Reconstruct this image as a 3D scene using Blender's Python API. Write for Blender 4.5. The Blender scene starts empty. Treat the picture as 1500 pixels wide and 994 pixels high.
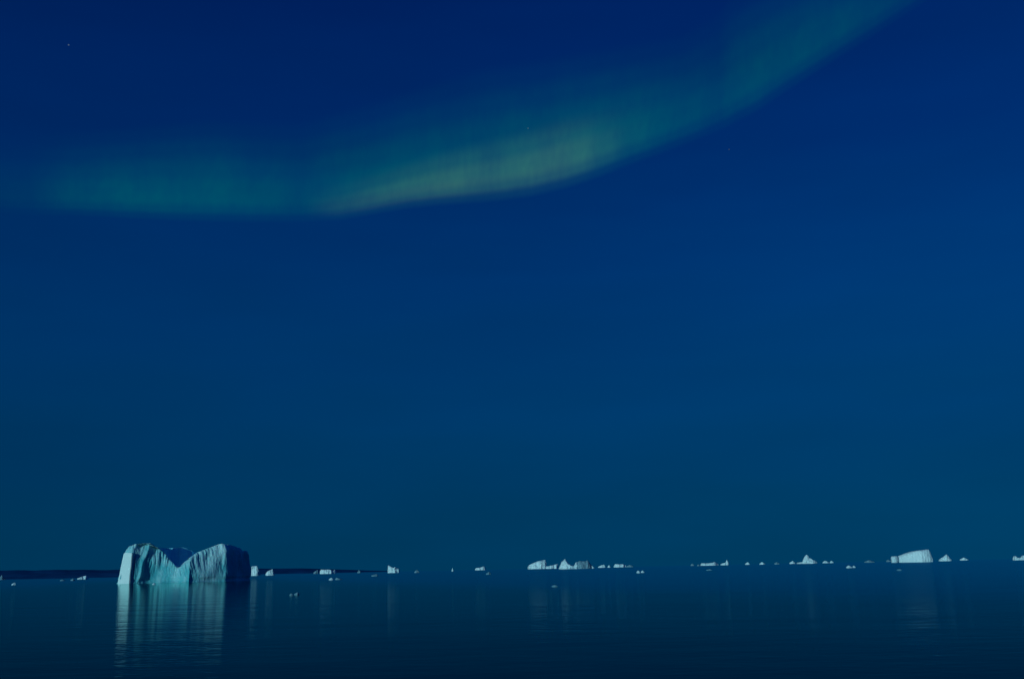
import bpy, bmesh, math, random
from mathutils import Vector, Matrix, noise

scene = bpy.context.scene
COL = scene.collection
R = math.radians

# ------------------------------------------------------------------ camera
CAM_H = 3.0
FPX = 1458.0                                    # focal length in pixels of a 1500 px wide frame
PITCH = math.atan(335.8 / FPX)
ROLL = math.atan(0.0203)
cp, sp = math.cos(PITCH), math.sin(PITCH)
fwd = Vector((0, cp, sp))
r0, u0 = Vector((1, 0, 0)), Vector((0, -sp, cp))
rgt = r0 * math.cos(ROLL) - u0 * math.sin(ROLL)
upv = r0 * math.sin(ROLL) + u0 * math.cos(ROLL)
cam_data = bpy.data.cameras.new('camera')
cam = bpy.data.objects.new('camera', cam_data)
COL.objects.link(cam)
cam.matrix_world = Matrix(((rgt.x, upv.x, -fwd.x, 0), (rgt.y, upv.y, -fwd.y, 0),
                           (rgt.z, upv.z, -fwd.z, CAM_H), (0, 0, 0, 1)))
cam_data.sensor_fit = 'HORIZONTAL'
cam_data.sensor_width = 36.0
cam_data.lens = 36.0 * FPX / 1500.0
cam_data.clip_start = 0.1
cam_data.clip_end = 400000.0
scene.camera = cam
EYE = Vector((0, 0, CAM_H))


def ray(px, py):
    return (rgt * ((px - 750) / FPX) - upv * ((py - 497) / FPX) + fwd).normalized()


def at(px, py, dist):
    """world point seen at a photo pixel, at a horizontal distance"""
    d = ray(px, py)
    return EYE + d * (dist / math.hypot(d.x, d.y))


def horizon(px):
    return 848.0 - 0.0203 * px


def dist_for(px, py):
    """distance of the water seen at a pixel"""
    off = max(py - horizon(px), 0.6)
    return CAM_H * FPX / off


# ------------------------------------------------------------------ helpers
def tag(o, label=None, cat=None, group=None, kind=None):
    if label: o['label'] = label
    if cat: o['category'] = cat
    if group: o['group'] = group
    if kind: o['kind'] = kind
    return o


def mesh_obj(name, verts, faces, mat, parent=None, origin=None, smooth=False):
    me = bpy.data.meshes.new(name)
    o = origin or Vector((0, 0, 0))
    me.from_pydata([tuple(Vector(v) - o) for v in verts], [], faces)
    me.update()
    bm = bmesh.new(); bm.from_mesh(me)
    bmesh.ops.remove_doubles(bm, verts=bm.verts, dist=1e-4)
    bmesh.ops.recalc_face_normals(bm, faces=bm.faces)
    bm.to_mesh(me); bm.free()
    me.materials.append(mat)
    if smooth:
        me.polygons.foreach_set('use_smooth', [True] * len(me.polygons))
    ob = bpy.data.objects.new(name, me)
    COL.objects.link(ob)
    if parent is not None:
        ob.parent = parent
    else:
        ob.location = o
    return ob


def empty(name, loc):
    e = bpy.data.objects.new(name, None)
    e.empty_display_size = 1
    COL.objects.link(e)
    e.location = loc
    return e


def new_mat(name):
    m = bpy.data.materials.new(name)
    m.use_nodes = True
    nt = m.node_tree
    nt.nodes.clear()
    return m, nt


def node(nt, kind, **kw):
    n = nt.nodes.new(kind)
    for k, v in kw.items():
        setattr(n, k, v)
    return n


def math_node(nt, op, a, b=None, clamp=False):
    n = node(nt, 'ShaderNodeMath', operation=op, use_clamp=clamp)
    for i, s in enumerate((a, b)):
        if s is None: continue
        if isinstance(s, (int, float)): n.inputs[i].default_value = s
        else: nt.links.new(s, n.inputs[i])
    return n.outputs[0]


def s2l(c):
    return tuple(((v / 255) / 12.92 if v <= 10 else (((v / 255) + 0.055) / 1.055) ** 2.4) for v in c) + (1.0,)


def ramp(nt, fac, stops, interp='LINEAR'):
    n = node(nt, 'ShaderNodeValToRGB')
    n.color_ramp.interpolation = interp
    el = n.color_ramp.elements
    while len(el) > 1: el.remove(el[-1])
    el[0].position, el[0].color = stops[0][0], stops[0][1]
    for p, c in stops[1:]:
        e = el.new(p); e.color = c
    nt.links.new(fac, n.inputs[0])
    return n.outputs[0]


def g(v):
    return (v, v, v, 1)


# ------------------------------------------------------------------ materials
def ice_material(name, snow, ice, bias, scale, bump=0.35, rough=0.55, snowline=None, sss=0.0):
    m, nt = new_mat(name)
    L = nt.links.new
    out = node(nt, 'ShaderNodeOutputMaterial')
    b = node(nt, 'ShaderNodeBsdfPrincipled')
    L(b.outputs[0], out.inputs[0])
    tc = node(nt, 'ShaderNodeTexCoord')
    mp = node(nt, 'ShaderNodeMapping')
    mp.inputs['Scale'].default_value = (1, 1, 0.35)
    L(tc.outputs['Object'], mp.inputs[0])
    n1 = node(nt, 'ShaderNodeTexNoise')
    n1.inputs['Scale'].default_value = scale
    n1.inputs['Detail'].default_value = 6
    n1.inputs['Roughness'].default_value = 0.6
    L(mp.outputs[0], n1.inputs['Vector'])
    n2 = node(nt, 'ShaderNodeTexNoise')
    n2.inputs['Scale'].default_value = scale * 6
    n2.inputs['Detail'].default_value = 4
    L(mp.outputs[0], n2.inputs['Vector'])
    f = math_node(nt, 'ADD', math_node(nt, 'MULTIPLY', n1.outputs[0], 1.8), bias - 0.9)
    f = math_node(nt, 'ADD', f, math_node(nt, 'MULTIPLY', n2.outputs[0], 0.3), clamp=True)
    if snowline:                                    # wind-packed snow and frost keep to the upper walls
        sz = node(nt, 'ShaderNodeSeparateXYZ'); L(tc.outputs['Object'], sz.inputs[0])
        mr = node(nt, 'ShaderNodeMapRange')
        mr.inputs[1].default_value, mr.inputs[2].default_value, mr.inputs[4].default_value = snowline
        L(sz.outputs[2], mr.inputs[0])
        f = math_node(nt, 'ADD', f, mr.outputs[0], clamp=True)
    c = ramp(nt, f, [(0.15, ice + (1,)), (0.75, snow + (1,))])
    L(c, b.inputs['Base Color'])
    b.inputs['Roughness'].default_value = rough
    b.inputs['IOR'].default_value = 1.31
    if sss:
        b.inputs['Subsurface Weight'].default_value = sss
        b.inputs['Subsurface Radius'].default_value = (0.25, 1.3, 1.8)
        b.inputs['Subsurface Scale'].default_value = 1.0
    bp = node(nt, 'ShaderNodeBump')
    bp.inputs['Strength'].default_value = bump
    bp.inputs['Distance'].default_value = 0.6 / scale * 0.2
    L(n2.outputs[0], bp.inputs['Height'])
    L(bp.outputs[0], b.inputs['Normal'])
    return m


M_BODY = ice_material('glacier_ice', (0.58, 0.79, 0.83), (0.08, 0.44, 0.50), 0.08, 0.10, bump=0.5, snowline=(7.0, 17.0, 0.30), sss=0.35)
M_SLAB = ice_material('clean_ice', (0.74, 0.82, 0.82), (0.55, 0.72, 0.74), 0.75, 0.25, bump=0.2)
M_BLUE = ice_material('blue_ice', (0.30, 0.82, 0.94), (0.18, 0.72, 0.90), 0.4, 0.12)
M_FAR = ice_material('far_ice', (0.74, 0.80, 0.84), (0.46, 0.66, 0.72), 0.6, 0.05)
M_DULL = ice_material('dull_shaded_ice', (0.26, 0.38, 0.46), (0.08, 0.20, 0.28), 0.4, 0.4)  # darker ice for dim floes; on the jagged berg's ridge it paints shade

m, nt = new_mat('hazed_rock')
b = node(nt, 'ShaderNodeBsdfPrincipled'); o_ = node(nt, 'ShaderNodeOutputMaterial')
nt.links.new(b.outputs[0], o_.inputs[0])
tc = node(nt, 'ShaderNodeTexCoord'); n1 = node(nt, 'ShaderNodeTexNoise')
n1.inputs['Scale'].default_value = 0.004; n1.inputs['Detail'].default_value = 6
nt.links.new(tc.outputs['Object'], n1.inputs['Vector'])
nt.links.new(ramp(nt, n1.outputs[0], [(0.3, (0.005, 0.06, 0.18, 1)), (0.8, (0.012, 0.12, 0.30, 1))]), b.inputs['Base Color'])  # bluish haze of the far distance is put into the rock colour
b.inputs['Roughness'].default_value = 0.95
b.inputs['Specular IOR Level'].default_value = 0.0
M_HAZED_ROCK = m

# water: dark sea with small ripples
m, nt = new_mat('sea_water')
L = nt.links.new
o_ = node(nt, 'ShaderNodeOutputMaterial')
deep = node(nt, 'ShaderNodeBsdfDiffuse'); deep.inputs[0].default_value = (0.0, 0.010, 0.022, 1)
gl = node(nt, 'ShaderNodeBsdfGlossy', distribution='BECKMANN'); gl.inputs['Roughness'].default_value = 0.12
gl.inputs['Color'].default_value = (0.72, 0.96, 0.94, 1)
geo = node(nt, 'ShaderNodeTexCoord'); sg = node(nt, 'ShaderNodeSeparateXYZ'); L(geo.outputs['Object'], sg.inputs[0])
# a calm slick lies in the lee of the big berg; a light breeze roughens the sea on either side of it
CA, SA = 0.9478, 0.3189
lat = math_node(nt, 'ADD', math_node(nt, 'MULTIPLY', sg.outputs[0], CA), math_node(nt, 'MULTIPLY', sg.outputs[1], SA))
wn = node(nt, 'ShaderNodeTexNoise'); wn.inputs['Scale'].default_value = 0.02; wn.inputs['Detail'].default_value = 3
L(geo.outputs['Object'], wn.inputs['Vector'])
lat = math_node(nt, 'ADD', math_node(nt, 'ABSOLUTE', lat), math_node(nt, 'MULTIPLY', math_node(nt, 'SUBTRACT', wn.outputs[0], 0.5), 30.0))
br = node(nt, 'ShaderNodeMapRange', interpolation_type='SMOOTHSTEP')
br.inputs[1].default_value, br.inputs[2].default_value = 18.0, 75.0
br.inputs[3].default_value, br.inputs[4].default_value = 0.10, 0.225
L(lat, br.inputs[0]); L(br.outputs[0], gl.inputs['Roughness'])
fr = node(nt, 'ShaderNodeFresnel'); fr.inputs['IOR'].default_value = 1.33
mx = node(nt, 'ShaderNodeMixShader')
L(math_node(nt, 'POWER', fr.outputs[0], 2.0), mx.inputs[0])
L(deep.outputs[0], mx.inputs[1]); L(gl.outputs[0], mx.inputs[2]); L(mx.outputs[0], o_.inputs[0])
tc = node(nt, 'ShaderNodeTexCoord')


def wave(scale, sx, sy, detail):
    mp = node(nt, 'ShaderNodeMapping')
    mp.inputs['Scale'].default_value = (sx, sy, 1)
    mp.inputs['Rotation'].default_value = (0, 0, R(7))
    L(tc.outputs['Object'], mp.inputs[0])
    n = node(nt, 'ShaderNodeTexNoise')
    n.inputs['Scale'].default_value = scale
    n.inputs['Detail'].default_value = detail
    L(mp.outputs[0], n.inputs['Vector'])
    return n.outputs[0]


hgt = math_node(nt, 'ADD', math_node(nt, 'MULTIPLY', wave(0.5, 0.5, 1.0, 2), 0.021),
                math_node(nt, 'MULTIPLY', wave(0.08, 0.35, 1.0, 2), 0.06))
hgt = math_node(nt, 'ADD', hgt, math_node(nt, 'MULTIPLY', wave(2.2, 0.6, 1.0, 2), 0.011))
bp = node(nt, 'ShaderNodeBump')
bp.inputs['Strength'].default_value = 1.0
bp.inputs['Distance'].default_value = 1.0
L(hgt, bp.inputs['Height'])
for t_ in (gl, fr, deep):
    L(bp.outputs[0], t_.inputs['Normal'])
M_WATER = m

S = 150000.0
water = mesh_obj('water', [(-S, -2000, 0), (S, -2000, 0), (S, S, 0), (-S, S, 0)], [(0, 1, 2, 3)], M_WATER)
tag(water, kind='structure')

# ------------------------------------------------------------------ distant land on the left
def ridge_land(name, pts, dist, depth, mat, seed):
    random.seed(seed)
    verts, faces = [], []
    n = 160
    rows = 7
    for i in range(n + 1):
        px = pts[0][0] + (pts[-1][0] - pts[0][0]) * i / n
        for (xa, ya), (xb, yb) in zip(pts, pts[1:]):
            if xa <= px <= xb + 1e-6:
                h = ya + (yb - ya) * (px - xa) / (xb - xa)
                break
        h += 1.3 * h / 12 * noise.noise(Vector((px * 0.03, seed, 0))) + 0.35 * h / 12 * noise.noise(Vector((px * 0.15, seed, 3)))
        base = at(px, horizon(px), dist)
        z = at(px, horizon(px) - max(h, 0.2), dist).z - CAM_H
        dirn = Vector((base.x, base.y, 0)).normalized()
        for k in range(rows):
            t = k / (rows - 1)
            prof = math.sin(math.pi * t) ** 0.7 if 0 < t < 1 else 0
            p = Vector((base.x, base.y, 0)) + dirn * depth * t
            zz = z * prof * (1 + t * depth / dist * 0.5) + CAM_H * prof
            verts.append((p.x, p.y, zz if prof > 0 else -6))
    for i in range(n):
        for k in range(rows - 1):
            a = i * rows + k
            faces.append((a, a + rows, a + rows + 1, a + 1))
    return mesh_obj(name, verts, faces, mat, smooth=True)


hl = ridge_land('hills', [(-300, 15), (0, 13.5), (60, 13), (180, 11), (330, 9), (440, 7.5), (490, 5), (535, 2.4), (580, 0.3)], 16000, 3000, M_HAZED_ROCK, 4)
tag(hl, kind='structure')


# ------------------------------------------------------------------ generic small bergs
def interp(pts, x):
    if x <= pts[0][0]: return pts[0][1]
    for (xa, ya), (xb, yb) in zip(pts, pts[1:]):
        if x <= xb:
            return ya + (yb - ya) * (x - xa) / max(xb - xa, 1e-6)
    return pts[-1][1]


def berg_geometry(top, base_py, seed, depth_f=0.8, face=0.0, rough=0.10, dist=None, wave=1.0):
    """a solid berg: silhouette heights along its length, a steep weathered front, a crest, a sloping back"""
    x0, x1 = top[0][0], top[-1][0]
    xm = (x0 + x1) / 2
    D = dist or dist_for(xm, base_py)
    m_px = D / FPX
    wid = (x1 - x0) * m_px
    dep = max(wid * depth_f, 4 * m_px)
    hmax = max(base_py - y for _, y in top) * m_px
    n = max(14, min(110, int((x1 - x0) * 2.2)))
    sec = [(0.0, -0.12), (0.015, 0.0), (0.03, 0.18), (0.05, 0.36), (0.07, 0.54), (0.095, 0.70), (0.125, 0.84), (0.17, 0.94),
           (0.25, 0.99), (0.36, 1.0), (0.50, 0.93), (0.66, 0.74), (0.82, 0.45), (0.95, 0.12), (1.0, -0.12)]
    verts, faces = [], []
    rows = len(sec)
    for i in range(n + 1):
        t = i / n
        px = x0 + (x1 - x0) * t
        h = at(px, interp(top, px), D).z - at(px, base_py, D).z
        endf = min(1.0, (min(t, 1 - t) / 0.10)) ** 0.5      # plan closes at both ends
        bulge = (abs(2 * t - 1) ** 2.2) * 0.30 * dep + face * (t - 0.5) * wid
        wander = wave * 0.16 * dep * noise.noise(Vector((t * 5.0, seed * 1.7, 0))) + wave * 0.07 * dep * noise.noise(Vector((t * 17.0, seed, 5)))
        for k, (ty, tz) in enumerate(sec):
            yy = bulge + wander + dep * (0.12 * (1 - endf) + ty * (0.10 + 0.90 * endf))
            z = h * tz
            nz = noise.noise(Vector((t * wid / hmax * 2.5, k * 0.45, seed * 3.1)))
            n2 = noise.noise(Vector((t * wid / hmax * 7.0, k * 1.1, seed * 7.7)))
            yy += hmax * rough * (nz + 0.5 * n2) * 1.6
            if 0 < tz: z *= 1 + rough * 0.35 * n2 * (1 if tz < 0.97 else 0.5)
            base = at(px, horizon(px), D + yy)
            verts.append((base.x, base.y, z))
    for i in range(n):
        for k in range(rows - 1):
            a = i * rows + k
            faces.append((a, a + rows, a + rows + 1, a + 1))
    faces.append(tuple(range(rows)))
    faces.append(tuple(n * rows + k for k in reversed(range(rows))))
    org = at(xm, horizon(xm), D)
    return verts, faces, Vector((org.x, org.y, 0)), D


def berg(name, top, base_py, label, cat, seed, group=None, mat=None, **kw):
    v, f, o, _ = berg_geometry(top, base_py, seed, **kw)
    ob = mesh_obj(name, v, f, mat or M_FAR, origin=o)
    return tag(ob, label, cat, group)


def compound(name, parts, base_py, label, cat, seed):
    """a berg whose blocks look different from one another"""
    root = None
    xm = (parts[0][1][0][0] + parts[-1][1][-1][0]) / 2
    D = dist_for(xm, base_py)
    for j, (pname, top, kw, mat) in enumerate(parts):
        v, f, o, _ = berg_geometry(top, base_py, seed + j, dist=D + kw.pop('back', 0), **kw)
        if root is None:
            root = empty(name, o); ro = o
        ob = mesh_obj(pname, v, f, mat, parent=root, origin=ro)
    return tag(root, label, cat)


FLOES = 'small ice floes drifting across the dark sea'
BERGS = 'icebergs strung out along the horizon'


def floe(px0, px1, py_top, py_base, label, seed, peak=0.5, mat=None, two=False, **kw):
    w = px1 - px0
    h = py_base - py_top
    pk = px0 + w * peak
    top = [(px0, py_base - h * 0.30), (px0 + (pk - px0) * 0.5, py_base - h * 0.70), (pk, py_top),
           (pk + (px1 - pk) * 0.45, py_base - h * 0.62), (px1, py_base - h * 0.25)]
    return berg('ice_floe', top, py_base, label, 'ice floe', seed, FLOES, mat, rough=0.14, **kw)


# left of the main berg
floe(-3, 8, 841.5, 848.5, 'dull low ice floe cut off by the left edge under the dark land', 1, mat=M_DULL)
floe(17.5, 24.5, 851, 855, 'tiny bright floe just below the dark land strip near the left edge', 2, peak=0.7)
floe(88, 96, 847.2, 849.6, 'faint grey scrap of ice left of the longer floe before the dark land', 3, mat=M_DULL)
floe(103.5, 110, 845.8, 849.4, 'small dull ice lump touching the left end of the longer floe', 4, mat=M_DULL)
floe(113.5, 130, 841.8, 847.6, 'longer whitish floe rising to its right end, left of the big notched iceberg', 5, peak=0.8)
# between the main berg and the centre
berg('iceberg', [(368, 829), (370, 828), (376.5, 828), (378, 833), (380, 838), (381.5, 841)], 842.3,
     'small square pale block iceberg just right of the big notched one', 'iceberg', 6, BERGS)
berg('iceberg', [(389, 839), (392, 835.5), (396, 834), (399, 832.6), (400, 836), (402.5, 839.5)], 842,
     'little rough pale berg sitting right of the square block', 'iceberg', 7, BERGS)
floe(459, 466, 833.8, 839.6, 'dim slanting floe at the left end of the flat broken berg', 8, peak=0.9, mat=M_DULL)
berg('iceberg', [(468.5, 836), (470, 833), (476, 833.4), (482, 833.2), (486, 834.5), (488, 836), (490, 833.4), (492.5, 836.5)], 839.6,
     'low flat broken berg with a bright left end, left part of the horizon', 'iceberg', 9, BERGS)
floe(482, 489.5, 844.4, 848.2, 'bright little floe afloat just below the flat broken berg', 10, peak=0.5)
floe(491, 502, 844.6, 847.8, 'dim thin floe right beside the bright little one below the flat berg', 11, peak=0.2, mat=M_DULL)
floe(523.5, 528.5, 833.6, 838.6, 'faint bit of ice on the horizon between flat broken berg and stepped berg', 12, mat=M_DULL)
floe(544, 554, 839.6, 843, 'thin dim floe below and left of the stepped berg', 14, peak=0.8, mat=M_DULL)
berg('iceberg', [(567.8, 829), (568.6, 826.6), (570, 826.8), (573, 829.5), (576, 831), (579, 829.5), (581, 831), (583.5, 832), (585.5, 835)], 838.2,
     'stepped white berg with a tall left corner, midway between notched and wedge icebergs', 'iceberg', 15, BERGS)
floe(607, 614.5, 833.5, 838.2, 'dim round lump of ice right of the stepped berg', 16, mat=M_DULL)
floe(661.6, 664.4, 830.6, 836.2, 'very narrow upright sliver of ice standing alone on the horizon', 17)
berg('iceberg', [(696, 832), (699, 830.6), (703, 830.8), (706, 829.6), (709, 828.8), (711.4, 831.6)], 834.4,
     'small flat berg higher at its right end, left of the wedge iceberg', 'iceberg', 18, BERGS)
floe(712, 719, 836.2, 840.4, 'dim pointed floe below the right end of a small flat berg', 19, peak=0.7, mat=M_DULL)

# centre group
compound('iceberg', [
    ('ice_wedge', [(773, 829.5), (775, 826.5), (778, 825), (783, 822.8), (788, 821.2), (794, 820), (798, 819.2), (799.6, 819.4), (800.6, 824)], dict(face=-0.15, depth_f=0.7), M_FAR),
    ('ice_ledge', [(798.5, 829.0), (803, 828.6), (808, 827.6), (812, 826.8), (815, 826), (817.4, 825.4)], dict(face=0.1, back=6), M_FAR)],
    832.4, 'wedge shaped white iceberg rising to a sheer right edge above a low ledge', 'iceberg', 20)
compound('iceberg', [
    ('ice_tower', [(818.5, 830.5), (821, 826), (823, 821), (825, 820.6), (826, 819), (828.4, 817.2), (830, 820), (832, 823), (834, 825.2), (837, 827.2), (841, 828),
                   (842.5, 825), (844, 822.4), (846, 823), (847.6, 827)], dict(face=-0.1, rough=0.13), M_FAR),
    ('shaded_ridge', [(844, 824), (849, 820.6), (854, 821.4), (858, 821.6), (861, 820), (864, 824), (867, 828)], dict(face=0.28, back=4, wave=0.4), M_DULL)],  # ridge turned from the moon, its shade put into the darker ice colour
    832.4, 'jagged iceberg of towers with a dim right half, beside the wedge iceberg', 'iceberg', 23)
floe(864.5, 870.5, 827.6, 831.8, 'bright nub of ice at the right foot of the jagged towered iceberg', 26, peak=0.4)
floe(876, 887, 825.8, 830.4, 'small peaked floe first to the right of the jagged iceberg', 27, peak=0.8)
floe(890, 894.5, 826.8, 830.4, 'tiny lump left of the flat bright slab floe', 28)
berg('iceberg', [(899, 829), (901, 825), (908, 825.4), (914, 825.6), (917, 827.6)], 830,
     'flat bright slab of a berg right of the jagged iceberg', 'iceberg', 29, BERGS)
floe(917.5, 928, 826.4, 830, 'dim low floe touching the right end of the flat bright slab', 30, mat=M_DULL)
floe(932, 937.5, 834.2, 838, 'left of two little round floes floating below the flat bright slab', 31)
floe(938.5, 943.5, 834, 837.6, 'right of two little round floes floating below the flat bright slab', 32)
floe(807.5, 816.5, 854.4, 857.4, 'thin dim floe alone on open water below the wedge iceberg', 33, mat=M_DULL)
floe(425, 430.5, 865.6, 868.8, 'fainter left one of two grey floes on open water', 34, mat=M_DULL)
floe(432, 439.5, 864.4, 868, 'larger right one of two grey floes on open water', 35, mat=M_DULL, peak=0.6)

floe(223.5, 228.5, 851.4, 854.2, 'tiny pale ice lump floating close in front of the notched iceberg', 60)

# right half
floe(1011.5, 1017, 824.6, 828, 'dim speck of ice left of the long low floe', 36, mat=M_DULL)
floe(1021, 1025.5, 825.6, 828.2, 'fainter speck of ice touching the left end of the long low floe', 37, mat=M_DULL)
berg('iceberg', [(1026, 826), (1028, 823.4), (1034, 824), (1040, 823.8), (1044, 823.4), (1047, 822), (1050, 823.6), (1052.5, 826)], 827.4,
     'long low pale floe like berg with a small hump on its right', 'iceberg', 38, BERGS)
berg('iceberg', [(1055.5, 825.4), (1058, 823.8), (1062, 823.4), (1063.6, 822), (1064.6, 818.6), (1066.2, 820), (1067.6, 824.6)], 826.6,
     'small low berg with an upright spike at its right end', 'iceberg', 39, BERGS)
floe(1034, 1043, 832, 834.4, 'faint flat scrap of ice below the long low floe', 40, mat=M_DULL)
floe(1091.5, 1098.5, 822.4, 826.4, 'brightest of three lone specks between spiked berg and steep peak', 41, peak=0.6)
floe(1112.5, 1120.5, 822.4, 826, 'middle one of three lone specks between spiked berg and steep peak', 42)
floe(1134, 1142, 822.4, 825.8, 'faintest and last of three lone specks before the steep peak', 43, mat=M_DULL)
floe(1156.5, 1165, 820.2, 824.6, 'small bright floe at the left of the steep peaked berg', 44, peak=0.6)
berg('iceberg', [(1167, 823.2), (1172, 822.6), (1175.6, 822), (1177.6, 817), (1180, 813.4), (1182.4, 811.6), (1184.6, 812.6), (1186, 816.4), (1188.6, 817.4),
                 (1191, 819.6), (1194, 820.6), (1197, 823)], 824.8,
     'steep peaked white berg with low wings on both sides', 'iceberg', 45, BERGS, depth_f=0.6)
floe(1205, 1214.5, 819.4, 823.2, 'flat bright floe just right of the steep peaked berg', 46, peak=0.4)
floe(1215.5, 1221, 819.2, 822.8, 'smaller round floe at the right end of the flat bright one', 47)
floe(1238.5, 1247.5, 826.4, 830.4, 'wider bright floe of a close pair left of the tabular iceberg', 48)
floe(1248, 1252.5, 826.6, 830, 'narrow floe of a close pair left of the tabular iceberg', 49)
floe(1266, 1281, 819.4, 823.2, 'long faint grey floe left of the tabular iceberg', 51, mat=M_DULL)
floe(1298, 1305, 818.6, 822.2, 'dull lump of ice touching the left foot of the tabular iceberg', 52, mat=M_DULL)
compound('iceberg', [
    ('ice_block', [(1305.4, 816), (1306.4, 813.6), (1310, 813.2), (1314, 812.8), (1315.6, 814)], dict(face=0.25, depth_f=1.6, rough=0.05), M_FAR),
    ('ice_table', [(1316.4, 813), (1319, 812), (1326, 809.4), (1334, 807.2), (1342, 805.8), (1350, 805), (1358, 804.2), (1362, 804), (1364, 808), (1366.6, 819)],
     dict(face=-0.05, depth_f=0.6, rough=0.04, wave=0.35), M_FAR)],
    822.6, 'large pale tabular iceberg with a slanting top, at the right', 'iceberg', 53)
floe(1312, 1320, 831, 833.6, 'faint small scrap of ice on the water below the tabular iceberg', 56, mat=M_DULL)
berg('iceberg', [(1375, 819), (1379, 816.6), (1383, 814), (1386.4, 811.4), (1388, 811.2), (1390, 813.6), (1391.6, 817), (1394, 819.4)], 821,
     'small triangular berg right of the tabular iceberg', 'iceberg', 57, BERGS)
floe(1406, 1418.5, 815.4, 819.6, 'flat bluish floe right of the small triangular berg', 58)
berg('iceberg', [(1483.5, 817), (1485, 813.4), (1488.6, 813), (1490.6, 815.6), (1495, 815.8), (1497.5, 812.8), (1503, 812), (1508, 816)], 819.4,
     'low berg with a bright left knob, cut off by the right edge', 'iceberg', 59, BERGS)

# ------------------------------------------------------------------ the big notched iceberg
D0 = 490.0
MB = D0 / FPX
# base px, base depth, top px, top depth, rim py, inward width of the crest
OUT = [
    (176, 26, 187, 24, 799.5, .50), (172.5, 14, 182, 15, 803, .55), (174, 5, 184, 8.5, 800, .60), (190, 3.5, 191, 7, 797, .62),
    (197, 4.0, 199, 8, 796, .62), (207, 4.6, 208, 9.0, 795.4, .60), (216, 5.4, 217, 9.8, 794.6, .52), (228, 6.0, 226, 10.6, 799, .40),
    (240, 5.6, 239, 9.8, 808, .28), (250, 4.4, 250, 8, 820, .22), (259, 2.6, 259, 5.5, 830.5, .18), (268, 0.6, 268, 4, 823.5, .20),
    (277, -1.4, 277, 2.8, 816.5, .25), (280.5, -0.2, 282.5, 3.8, 812, .28), (290, 1.2, 291, 5.2, 808, .3), (303, 2.8, 303, 7.0, 803.5, .32),
    (316, 4.4, 315, 8.4, 798.5, .34), (325, 5.4, 322.5, 9.2, 795.6, .35), (333.5, 6.6, 331, 10, 797, .36), (339, 12, 336.5, 14.5, 797, .36),
    (352, 19, 347, 19.5, 799.5, .36), (368.5, 32, 362, 31, 806, .40), (350, 43, 346, 39, 806, .45), (315, 47, 313, 42, 805, .66),
    (285, 47, 285, 42, 803, .68), (265, 47, 265, 41, 800.6, .70), (240, 45, 240, 39, 800, .70), (205, 38, 206, 34, 801, .62)]
CEN = (262, 12.5)
FLOOR_Z = (851 - 838) * MB


def cat(p0, p1, p2, p3, t):
    return 0.5 * ((2 * p1) + (-p0 + p2) * t + (2 * p0 - 5 * p1 + 4 * p2 - p3) * t * t + (-p0 + 3 * p1 - 3 * p2 + p3) * t ** 3)


SHARP = {2, 12}
stations = []
no = len(OUT)
for i in range(no):
    a, b_, c, d = OUT[i - 1], OUT[i], OUT[(i + 1) % no], OUT[(i + 2) % no]
    seg = math.hypot((c[0] - b_[0]) * MB, c[1] - b_[1])
    step = 0.2 if 1 <= i <= 20 else 0.5
    k = max(3, int(seg / step))
    if i in SHARP: a = tuple(2 * p - q for p, q in zip(b_, c))
    if (i + 1) % no in SHARP: d = tuple(2 * q - p for p, q in zip(b_, c))
    for j in range(k):
        t = j / k
        stations.append([cat(a[q], b_[q], c[q], d[q], t) if q < 4 else b_[q] + (c[q] - b_[q]) * t for q in range(6)])

n = len(stations)
NR = 44
arc = 0.0
verts_o, grid = [], []


def plan(px, dep):
    p = at(px, horizon(px), D0 + dep)
    return Vector((p.x, p.y, 0))


def zof(py, px, dep):
    return (at(px, py, D0 + dep)).z


def proj(p):
    v = p - EYE
    d = v.dot(fwd)
    return 750 + FPX * v.dot(rgt) / d, 497 - FPX * v.dot(upv) / d


SKY = [(172, 845), (176, 830), (179, 812), (183, 803.5), (190, 797.5), (200, 795.4), (219, 794.2), (228, 799), (240, 807.5), (250, 820), (259, 830),
       (268, 824), (277, 816.5), (290, 808), (303, 803), (316, 798), (322.5, 795.4), (335, 796.5), (352, 799.5), (368, 806)]
SKY_BACK = [(172, 845), (176, 830), (179, 812), (186, 801), (220, 800), (240, 802.5), (255, 802), (268, 801), (276, 804), (285, 808), (300, 809), (330, 808), (362, 806), (368, 820)]


def under_skyline(p, front):
    px, py = proj(p)
    lim = interp(SKY if front else SKY_BACK, px)
    if py < lim:
        p.z -= (lim - py) * (p - EYE).length / FPX
    return p


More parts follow.
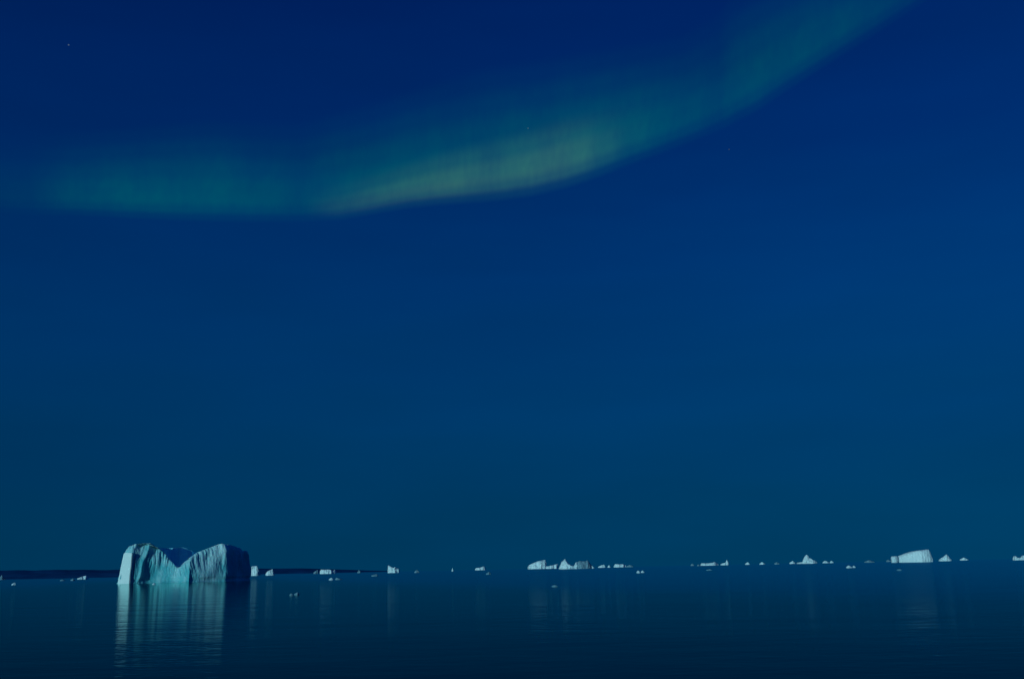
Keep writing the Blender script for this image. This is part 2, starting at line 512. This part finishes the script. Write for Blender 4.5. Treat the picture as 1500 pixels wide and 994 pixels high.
base_pts = [plan(s[0], s[1]) for s in stations]
cen = plan(*CEN)
for i, s in enumerate(stations):
    bp0 = base_pts[i]
    nxt = base_pts[(i + 1) % n]; prv = base_pts[i - 1]
    tan = (nxt - prv).normalized()
    nor = Vector((tan.y, -tan.x, 0))
    if nor.dot(bp0 - cen) < 0: nor = -nor
    arc += (bp0 - prv).length if i else 0
    tp = plan(s[2], s[3])
    rim = zof(s[4], s[2], s[3])
    rim += 0.35 * noise.noise(Vector((arc * 0.5, 2, 1))) + 0.30 * noise.noise(Vector((arc * 1.4, 7, 3)))
    col = []
    front = 172 < s[0] < 368 and s[1] < 24
    for r in range(NR + 1):
        t = r / NR
        z = -2.0 + (rim + 2.0) * t
        e = t ** 1.15
        p = bp0.lerp(tp, e)
        # crest rounds over
        rd = max(0.0, (t - 0.86) / 0.14)
        p = p - nor * (rd ** 2 * 1.1)
        z -= rd ** 3 * 0.15
        # flutes worn by melt water: strong high up, fading to the polished foot
        warp = 1.6 * noise.noise(Vector((arc * 0.11, z * 0.08, 31.0))) + 0.5 * noise.noise(Vector((arc * 0.4, z * 0.18, 17.0)))
        a_ = arc + 0.30 * z * math.sin(arc * 0.13 + 0.6) + warp
        fl = noise.noise(Vector((a_ * 0.72, z * 0.05, 0.0)))
        fl2 = noise.noise(Vector((a_ * 1.8, z * 0.14, 9.0)))
        big = noise.noise(Vector((arc * 0.16, z * 0.14, 4.0)))
        patch = 0.55 + 0.9 * noise.noise(Vector((arc * 0.10, z * 0.13, 50.0)))
        env = min(1.0, max(0.0, (z / max(rim, 1) - 0.22) / 0.4))
        cut = -abs(fl) * 1.45 + 0.32
        if front:
            if s[0] < 222:                      # the left shoulder carries a smooth rounded cap
                env *= 1 - 0.8 * min(1.0, max(0.0, (t - 0.72) / 0.12))
            rib = 201 + 12 * max(0.0, z) / 17 + 1.2 * math.sin(z * 0.5)
            p = p + nor * 1.1 * math.exp(-((s[0] - rib) / 2.6) ** 2) * min(1, max(0, z / 3))
        p = p + nor * (env * max(0.1, patch) * (cut * 1.2 + fl2 * 0.5) + big * 1.0 + 0.12 * noise.noise(Vector((arc * 1.3, z * 1.1, 6))))
        # waterline foot stands a little proud, with a notch above it
        if 0 < z < 2.2:
            p = p - nor * 0.45 * math.sin(math.pi * min(1, z / 2.2))
        p.z = z
        col.append(under_skyline(p, front))
    # crest and inner bowl
    topp = col[-1].copy()
    w = s[5]
    inner = []
    for q, (ff, hf) in enumerate([(0.35, 0.05), (0.75, 0.02), (1.0, -0.06)]):
        p = topp.lerp(cen, w * ff); p.z = rim + hf * 4 * (1 if w > 0.4 else 0.2) + 0.25 * noise.noise(Vector((p.x * 0.4, p.y * 0.4, 0)))
        if rim < 9: p.z = min(p.z, rim - 0.05)
        col.append(under_skyline(p, front))
    edge = col[-1].copy()
    fl_z = min(FLOOR_Z, rim - 1.2)
    for q in range(1, 9):
        t = q / 8
        ww = w + (0.80 - w) * (t ** 1.6) * 0.55
        p = Vector((topp.x, topp.y, 0)).lerp(cen, ww)
        p.z = edge.z + (fl_z - edge.z) * t + 0.4 * noise.noise(Vector((p.x * 0.3, p.y * 0.3, t * 3)))
        inner.append(under_skyline(p, front))
    grid.append((col, inner))

root = empty('iceberg', cen)
tag(root, 'biggest iceberg, cleft by a deep V notch, mirrored in the sea at left', 'iceberg')
nc = len(grid[0][0])
verts = [p for c, _ in grid for p in c]
faces = [(i * nc + r, ((i + 1) % n) * nc + r, ((i + 1) % n) * nc + r + 1, i * nc + r + 1) for i in range(n) for r in range(nc - 1)]
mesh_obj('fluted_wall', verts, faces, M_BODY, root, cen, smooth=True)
ni = 1 + len(grid[0][1])
verts = []
for c, inn in grid:
    verts.append(c[-1]); verts += inn
faces = [(i * ni + r, ((i + 1) % n) * ni + r, ((i + 1) % n) * ni + r + 1, i * ni + r + 1) for i in range(n) for r in range(ni - 1)]
cz = cen.copy(); cz.z = FLOOR_Z - 0.6
verts.append(cz)
faces += [(i * ni + ni - 1, ((i + 1) % n) * ni + ni - 1, len(verts) - 1) for i in range(n)]
bo = mesh_obj('blue_ice_hollow', verts, faces, M_BLUE, root, cen, smooth=True)
bo['label'] = 'shadowed blue ice hollow seen through the V notch'

# the smooth sheer slab on the left corner
bm = bmesh.new()
slab_px = [(171.6, 6.0, 853), (190.3, 2.1, 853), (191.2, 6.5, 853), (178, 15, 853)]
slab_tp = [(179.0, 7.6, 809.0), (192.0, 4.4, 809.8), (192.6, 8, 808.5), (183, 15, 808)]
lo, hi = [], []
for px, dp, py in slab_px:
    p = plan(px, dp); p.z = -2; lo.append(bm.verts.new(p - cen))
for px, dp, py in slab_tp:
    p = plan(px, dp); p.z = zof(py, px, dp); hi.append(bm.verts.new(p - cen))
bm.faces.new(hi)
bm.faces.new(lo[::-1])
for i in range(4):
    j = (i + 1) % 4
    bm.faces.new((lo[i], lo[j], hi[j], hi[i]))
bmesh.ops.recalc_face_normals(bm, faces=bm.faces)
bmesh.ops.bevel(bm, geom=list(bm.edges), offset=0.35, segments=2, affect='EDGES')
bmesh.ops.subdivide_edges(bm, edges=list(bm.edges), cuts=5, use_grid_fill=True)
for v in bm.verts:
    d = v.co.normalized(); d.z = 0
    v.co += d * (0.22 * noise.noise(v.co * 0.45) + 0.10 * noise.noise(v.co * 1.3))
me = bpy.data.meshes.new('ice_slab'); bm.to_mesh(me); bm.free()
me.materials.append(M_SLAB)
so = bpy.data.objects.new('ice_slab', me); COL.objects.link(so); so.parent = root
so['label'] = 'smooth bright sheer slab at the left corner'

# ------------------------------------------------------------------ aurora: a hanging curtain of light far off
LOW = [(-120, 305), (-40, 312), (40, 318), (110, 318), (180, 322), (260, 326), (350, 328), (440, 328), (500, 325), (545, 317), (600, 308), (650, 303), (720, 299), (780, 291),
       (830, 279), (870, 266), (930, 243), (1000, 217), (1060, 193), (1110, 167), (1160, 133), (1230, 88), (1300, 43), (1360, 3), (1420, -38), (1500, -95)]
HIGH = [(-120, 190), (100, 190), (300, 170), (440, 175), (560, 140), (700, 95), (850, 70), (1000, 45), (1050, 15), (1075, -20), (1200, -85), (1360, -150), (1500, -240)]
AD = 60000.0
na, nb = 130, 24
me = bpy.data.meshes.new('aurora')
verts, faces, uvs = [], [], []
for i in range(na + 1):
    t = i / na
    px = -120 + 1620 * t
    d = AD * (1 + 0.08 * math.sin(t * 7))
    for k in range(nb + 1):
        v = k / nb
        py = interp(LOW, px) * (1 - v) + interp(HIGH, px) * v
        verts.append(at(px, py, d)); uvs.append((t, v))
for i in range(na):
    for k in range(nb):
        a = i * (nb + 1) + k
        faces.append((a, a + nb + 1, a + nb + 2, a + 1))
org = Vector((verts[0][0], verts[0][1], 0))
me.from_pydata([tuple(v - org) for v in verts], [], faces)
uvl = me.uv_layers.new(name='UVMap')
for lp in me.loops:
    uvl.data[lp.index].uv = uvs[lp.vertex_index]
m, nt = new_mat('aurora_glow')
L = nt.links.new
out = node(nt, 'ShaderNodeOutputMaterial')
add = node(nt, 'ShaderNodeAddShader')
tr = node(nt, 'ShaderNodeBsdfTransparent')
L(tr.outputs[0], add.inputs[0])
uv = node(nt, 'ShaderNodeUVMap', uv_map='UVMap')
sx = node(nt, 'ShaderNodeSeparateXYZ'); L(uv.outputs[0], sx.inputs[0])
U, V = sx.outputs[0], sx.outputs[1]
# rays: fine vertical structure
mp = node(nt, 'ShaderNodeMapping'); mp.inputs['Scale'].default_value = (1, 0.05, 1); L(uv.outputs[0], mp.inputs[0])
rn = node(nt, 'ShaderNodeTexNoise'); rn.inputs['Scale'].default_value = 38; rn.inputs['Detail'].default_value = 3; L(mp.outputs[0], rn.inputs['Vector'])
rf = node(nt, 'ShaderNodeTexNoise'); rf.inputs['Scale'].default_value = 150; rf.inputs['Detail'].default_value = 2; L(mp.outputs[0], rf.inputs['Vector'])
rays = math_node(nt, 'ADD', math_node(nt, 'MULTIPLY', rn.outputs[0], 0.7), 0.47)
rays = math_node(nt, 'ADD', rays, math_node(nt, 'MULTIPLY', rf.outputs[0], 0.36))
bn = node(nt, 'ShaderNodeTexNoise'); bn.inputs['Scale'].default_value = 9; bn.inputs['Detail'].default_value = 1; L(mp.outputs[0], bn.inputs['Vector'])
blot = math_node(nt, 'ADD', math_node(nt, 'MULTIPLY', bn.outputs[0], 0.9), 0.55)


def U_(px): return (px + 120) / 1620


amp = ramp(nt, U, [(0, g(0.0)), (U_(30), g(0.14)), (U_(110), g(0.44)), (U_(200), g(0.62)), (U_(310), g(0.80)), (U_(380), g(0.58)), (U_(430), g(0.52)), (U_(500), g(0.66)), (U_(600), g(0.80)),
                   (U_(720), g(0.86)), (U_(840), g(0.86)), (U_(930), g(0.72)), (U_(1010), g(0.56)), (U_(1054), g(0.50)), (U_(1068), g(0.62)), (U_(1110), g(0.60)), (U_(1140), g(0.56)), (U_(1240), g(0.46)), (U_(1340), g(0.30)), (U_(1440), g(0.1))], 'EASE')
prof = ramp(nt, V, [(0, g(0)), (0.06, g(0.2)), (0.13, g(0.66)), (0.22, g(1)), (0.34, g(0.92)), (0.5, g(0.6)), (0.7, g(0.26)), (0.86, g(0.08)), (1, g(0))], 'EASE')
green = math_node(nt, 'MULTIPLY', math_node(nt, 'MULTIPLY', amp, prof), math_node(nt, 'MULTIPLY', rays, blot))
camp = ramp(nt, U, [(0, g(0)), (U_(440), g(0)), (U_(500), g(0.28)), (U_(545), g(0.5)), (U_(600), g(0.72)), (U_(660), g(0.92)), (U_(740), g(0.82)), (U_(815), g(0.98)), (U_(850), g(0.70)), (U_(885), g(0.30)), (U_(925), g(0.07)), (U_(970), g(0))], 'EASE')
v2f = ramp(nt, U, [(U_(480), g(0.5)), (U_(540), g(0.42)), (U_(640), g(0.24)), (U_(740), g(0.1)), (U_(830), g(0.0))])
V2 = math_node(nt, 'MULTIPLY', V, math_node(nt, 'ADD', v2f, 1.0))
cprof = ramp(nt, V2, [(0, g(0)), (0.06, g(0.10)), (0.13, g(0.62)), (0.2, g(1)), (0.28, g(0.84)), (0.39, g(0.34)), (0.56, g(0))], 'EASE')
core = math_node(nt, 'MULTIPLY', math_node(nt, 'MULTIPLY', camp, cprof), math_node(nt, 'MULTIPLY', rays, blot))
e1 = node(nt, 'ShaderNodeEmission'); e1.inputs[0].default_value = (0.0, 1.0, 0.16, 1)
L(math_node(nt, 'MULTIPLY', green, 0.066), e1.inputs[1])
e2 = node(nt, 'ShaderNodeEmission'); e2.inputs[0].default_value = (0.70, 1.5, 0.10, 1)
L(math_node(nt, 'MULTIPLY', core, 0.036), e2.inputs[1])
add2 = node(nt, 'ShaderNodeAddShader'); L(e1.outputs[0], add2.inputs[0]); L(e2.outputs[0], add2.inputs[1])
L(add2.outputs[0], add.inputs[1]); L(add.outputs[0], out.inputs[0])
me.materials.append(m)
me.polygons.foreach_set('use_smooth', [True] * len(me.polygons))
au = bpy.data.objects.new('aurora', me); COL.objects.link(au); au.location = org
tag(au, 'green aurora band with a yellowish core curving across the night sky', 'aurora')

# stars
def star(px, py, size, strength, label):
    d = 90000.0
    p = at(px, py, d)
    bm = bmesh.new()
    bmesh.ops.create_icosphere(bm, subdivisions=2, radius=size * d / FPX / 2)
    me = bpy.data.meshes.new('star'); bm.to_mesh(me); bm.free()
    m, nt = new_mat('star_light')
    e = node(nt, 'ShaderNodeEmission'); e.inputs[0].default_value = (0.35, 0.6, 1, 1); e.inputs[1].default_value = strength
    o_ = node(nt, 'ShaderNodeOutputMaterial'); nt.links.new(e.outputs[0], o_.inputs[0])
    me.materials.append(m)
    o = bpy.data.objects.new('star', me); COL.objects.link(o); o.location = p
    tag(o, label, 'star', 'faint stars')


star(100.5, 66, 2.2, 0.17, 'brightest star, alone in the dark upper left sky')
star(773.5, 188, 1.8, 0.16, 'faint star on the upper fringe of the aurora above its yellow core')
star(1068, 219, 1.8, 0.10, 'faint star in blue sky just below the right arm of the aurora')

# ------------------------------------------------------------------ night sky
w = bpy.data.worlds.new('World')
scene.world = w
w.use_nodes = True
nt = w.node_tree
nt.nodes.clear()
L = nt.links.new
out = node(nt, 'ShaderNodeOutputWorld')
bg = node(nt, 'ShaderNodeBackground'); L(bg.outputs[0], out.inputs[0])
tc = node(nt, 'ShaderNodeTexCoord')
sx = node(nt, 'ShaderNodeSeparateXYZ'); L(tc.outputs['Generated'], sx.inputs[0])
mp = node(nt, 'ShaderNodeMapping'); mp.inputs['Scale'].default_value = (1, 1, 4.5); L(tc.outputs['Generated'], mp.inputs[0])
n1 = node(nt, 'ShaderNodeTexNoise'); n1.inputs['Scale'].default_value = 2.6; n1.inputs['Detail'].default_value = 3; L(mp.outputs[0], n1.inputs['Vector'])
n2 = node(nt, 'ShaderNodeTexNoise'); n2.inputs['Scale'].default_value = 5; n2.inputs['Detail'].default_value = 2; L(mp.outputs[0], n2.inputs['Vector'])
zz = math_node(nt, 'ADD', sx.outputs[2], math_node(nt, 'MULTIPLY', math_node(nt, 'SUBTRACT', n2.outputs[0], 0.5), 0.05))
base = ramp(nt, zz, [(0.0, s2l((0, 57, 92))), (0.05, s2l((0, 58, 97))), (0.158, s2l((0, 57, 106))), (0.287, s2l((0, 52, 110))),
                     (0.40, s2l((0, 42, 104))), (0.53, s2l((0, 33, 95))), (1.0, s2l((0, 20, 70)))])
xx = math_node(nt, 'MULTIPLY', sx.outputs[0], math_node(nt, 'SUBTRACT', 1.1, math_node(nt, 'MULTIPLY', math_node(nt, 'MULTIPLY', sx.outputs[0], 0.45), math_node(nt, 'ABSOLUTE', sx.outputs[0]))))
k = math_node(nt, 'ADD', math_node(nt, 'MULTIPLY', xx, 0.30), 1.0)
k = math_node(nt, 'MULTIPLY', k, math_node(nt, 'ADD', math_node(nt, 'MULTIPLY', n1.outputs[0], 0.30), 0.85))
L(base, bg.inputs[0])
L(k, bg.inputs[1])

# moonlight
sun = bpy.data.lights.new('moon_light', 'SUN')
sun.energy = 2.0
sun.color = (0.46, 0.92, 1.0)
sun.angle = R(0.5)
so = bpy.data.objects.new('moon_light', sun); COL.objects.link(so)
to_sun = Vector((-0.53, -0.785, 0.105)).normalized()
so.rotation_euler = to_sun.to_track_quat('Z', 'Y').to_euler()
so.location = (0, 0, 50)

scene.view_settings.view_transform = 'Standard'
scene.view_settings.look = 'None'
scene.view_settings.exposure = 0
scene.view_settings.gamma = 1
scene.render.engine = 'CYCLES'
scene.cycles.max_bounces = 6
scene.cycles.transparent_max_bounces = 8
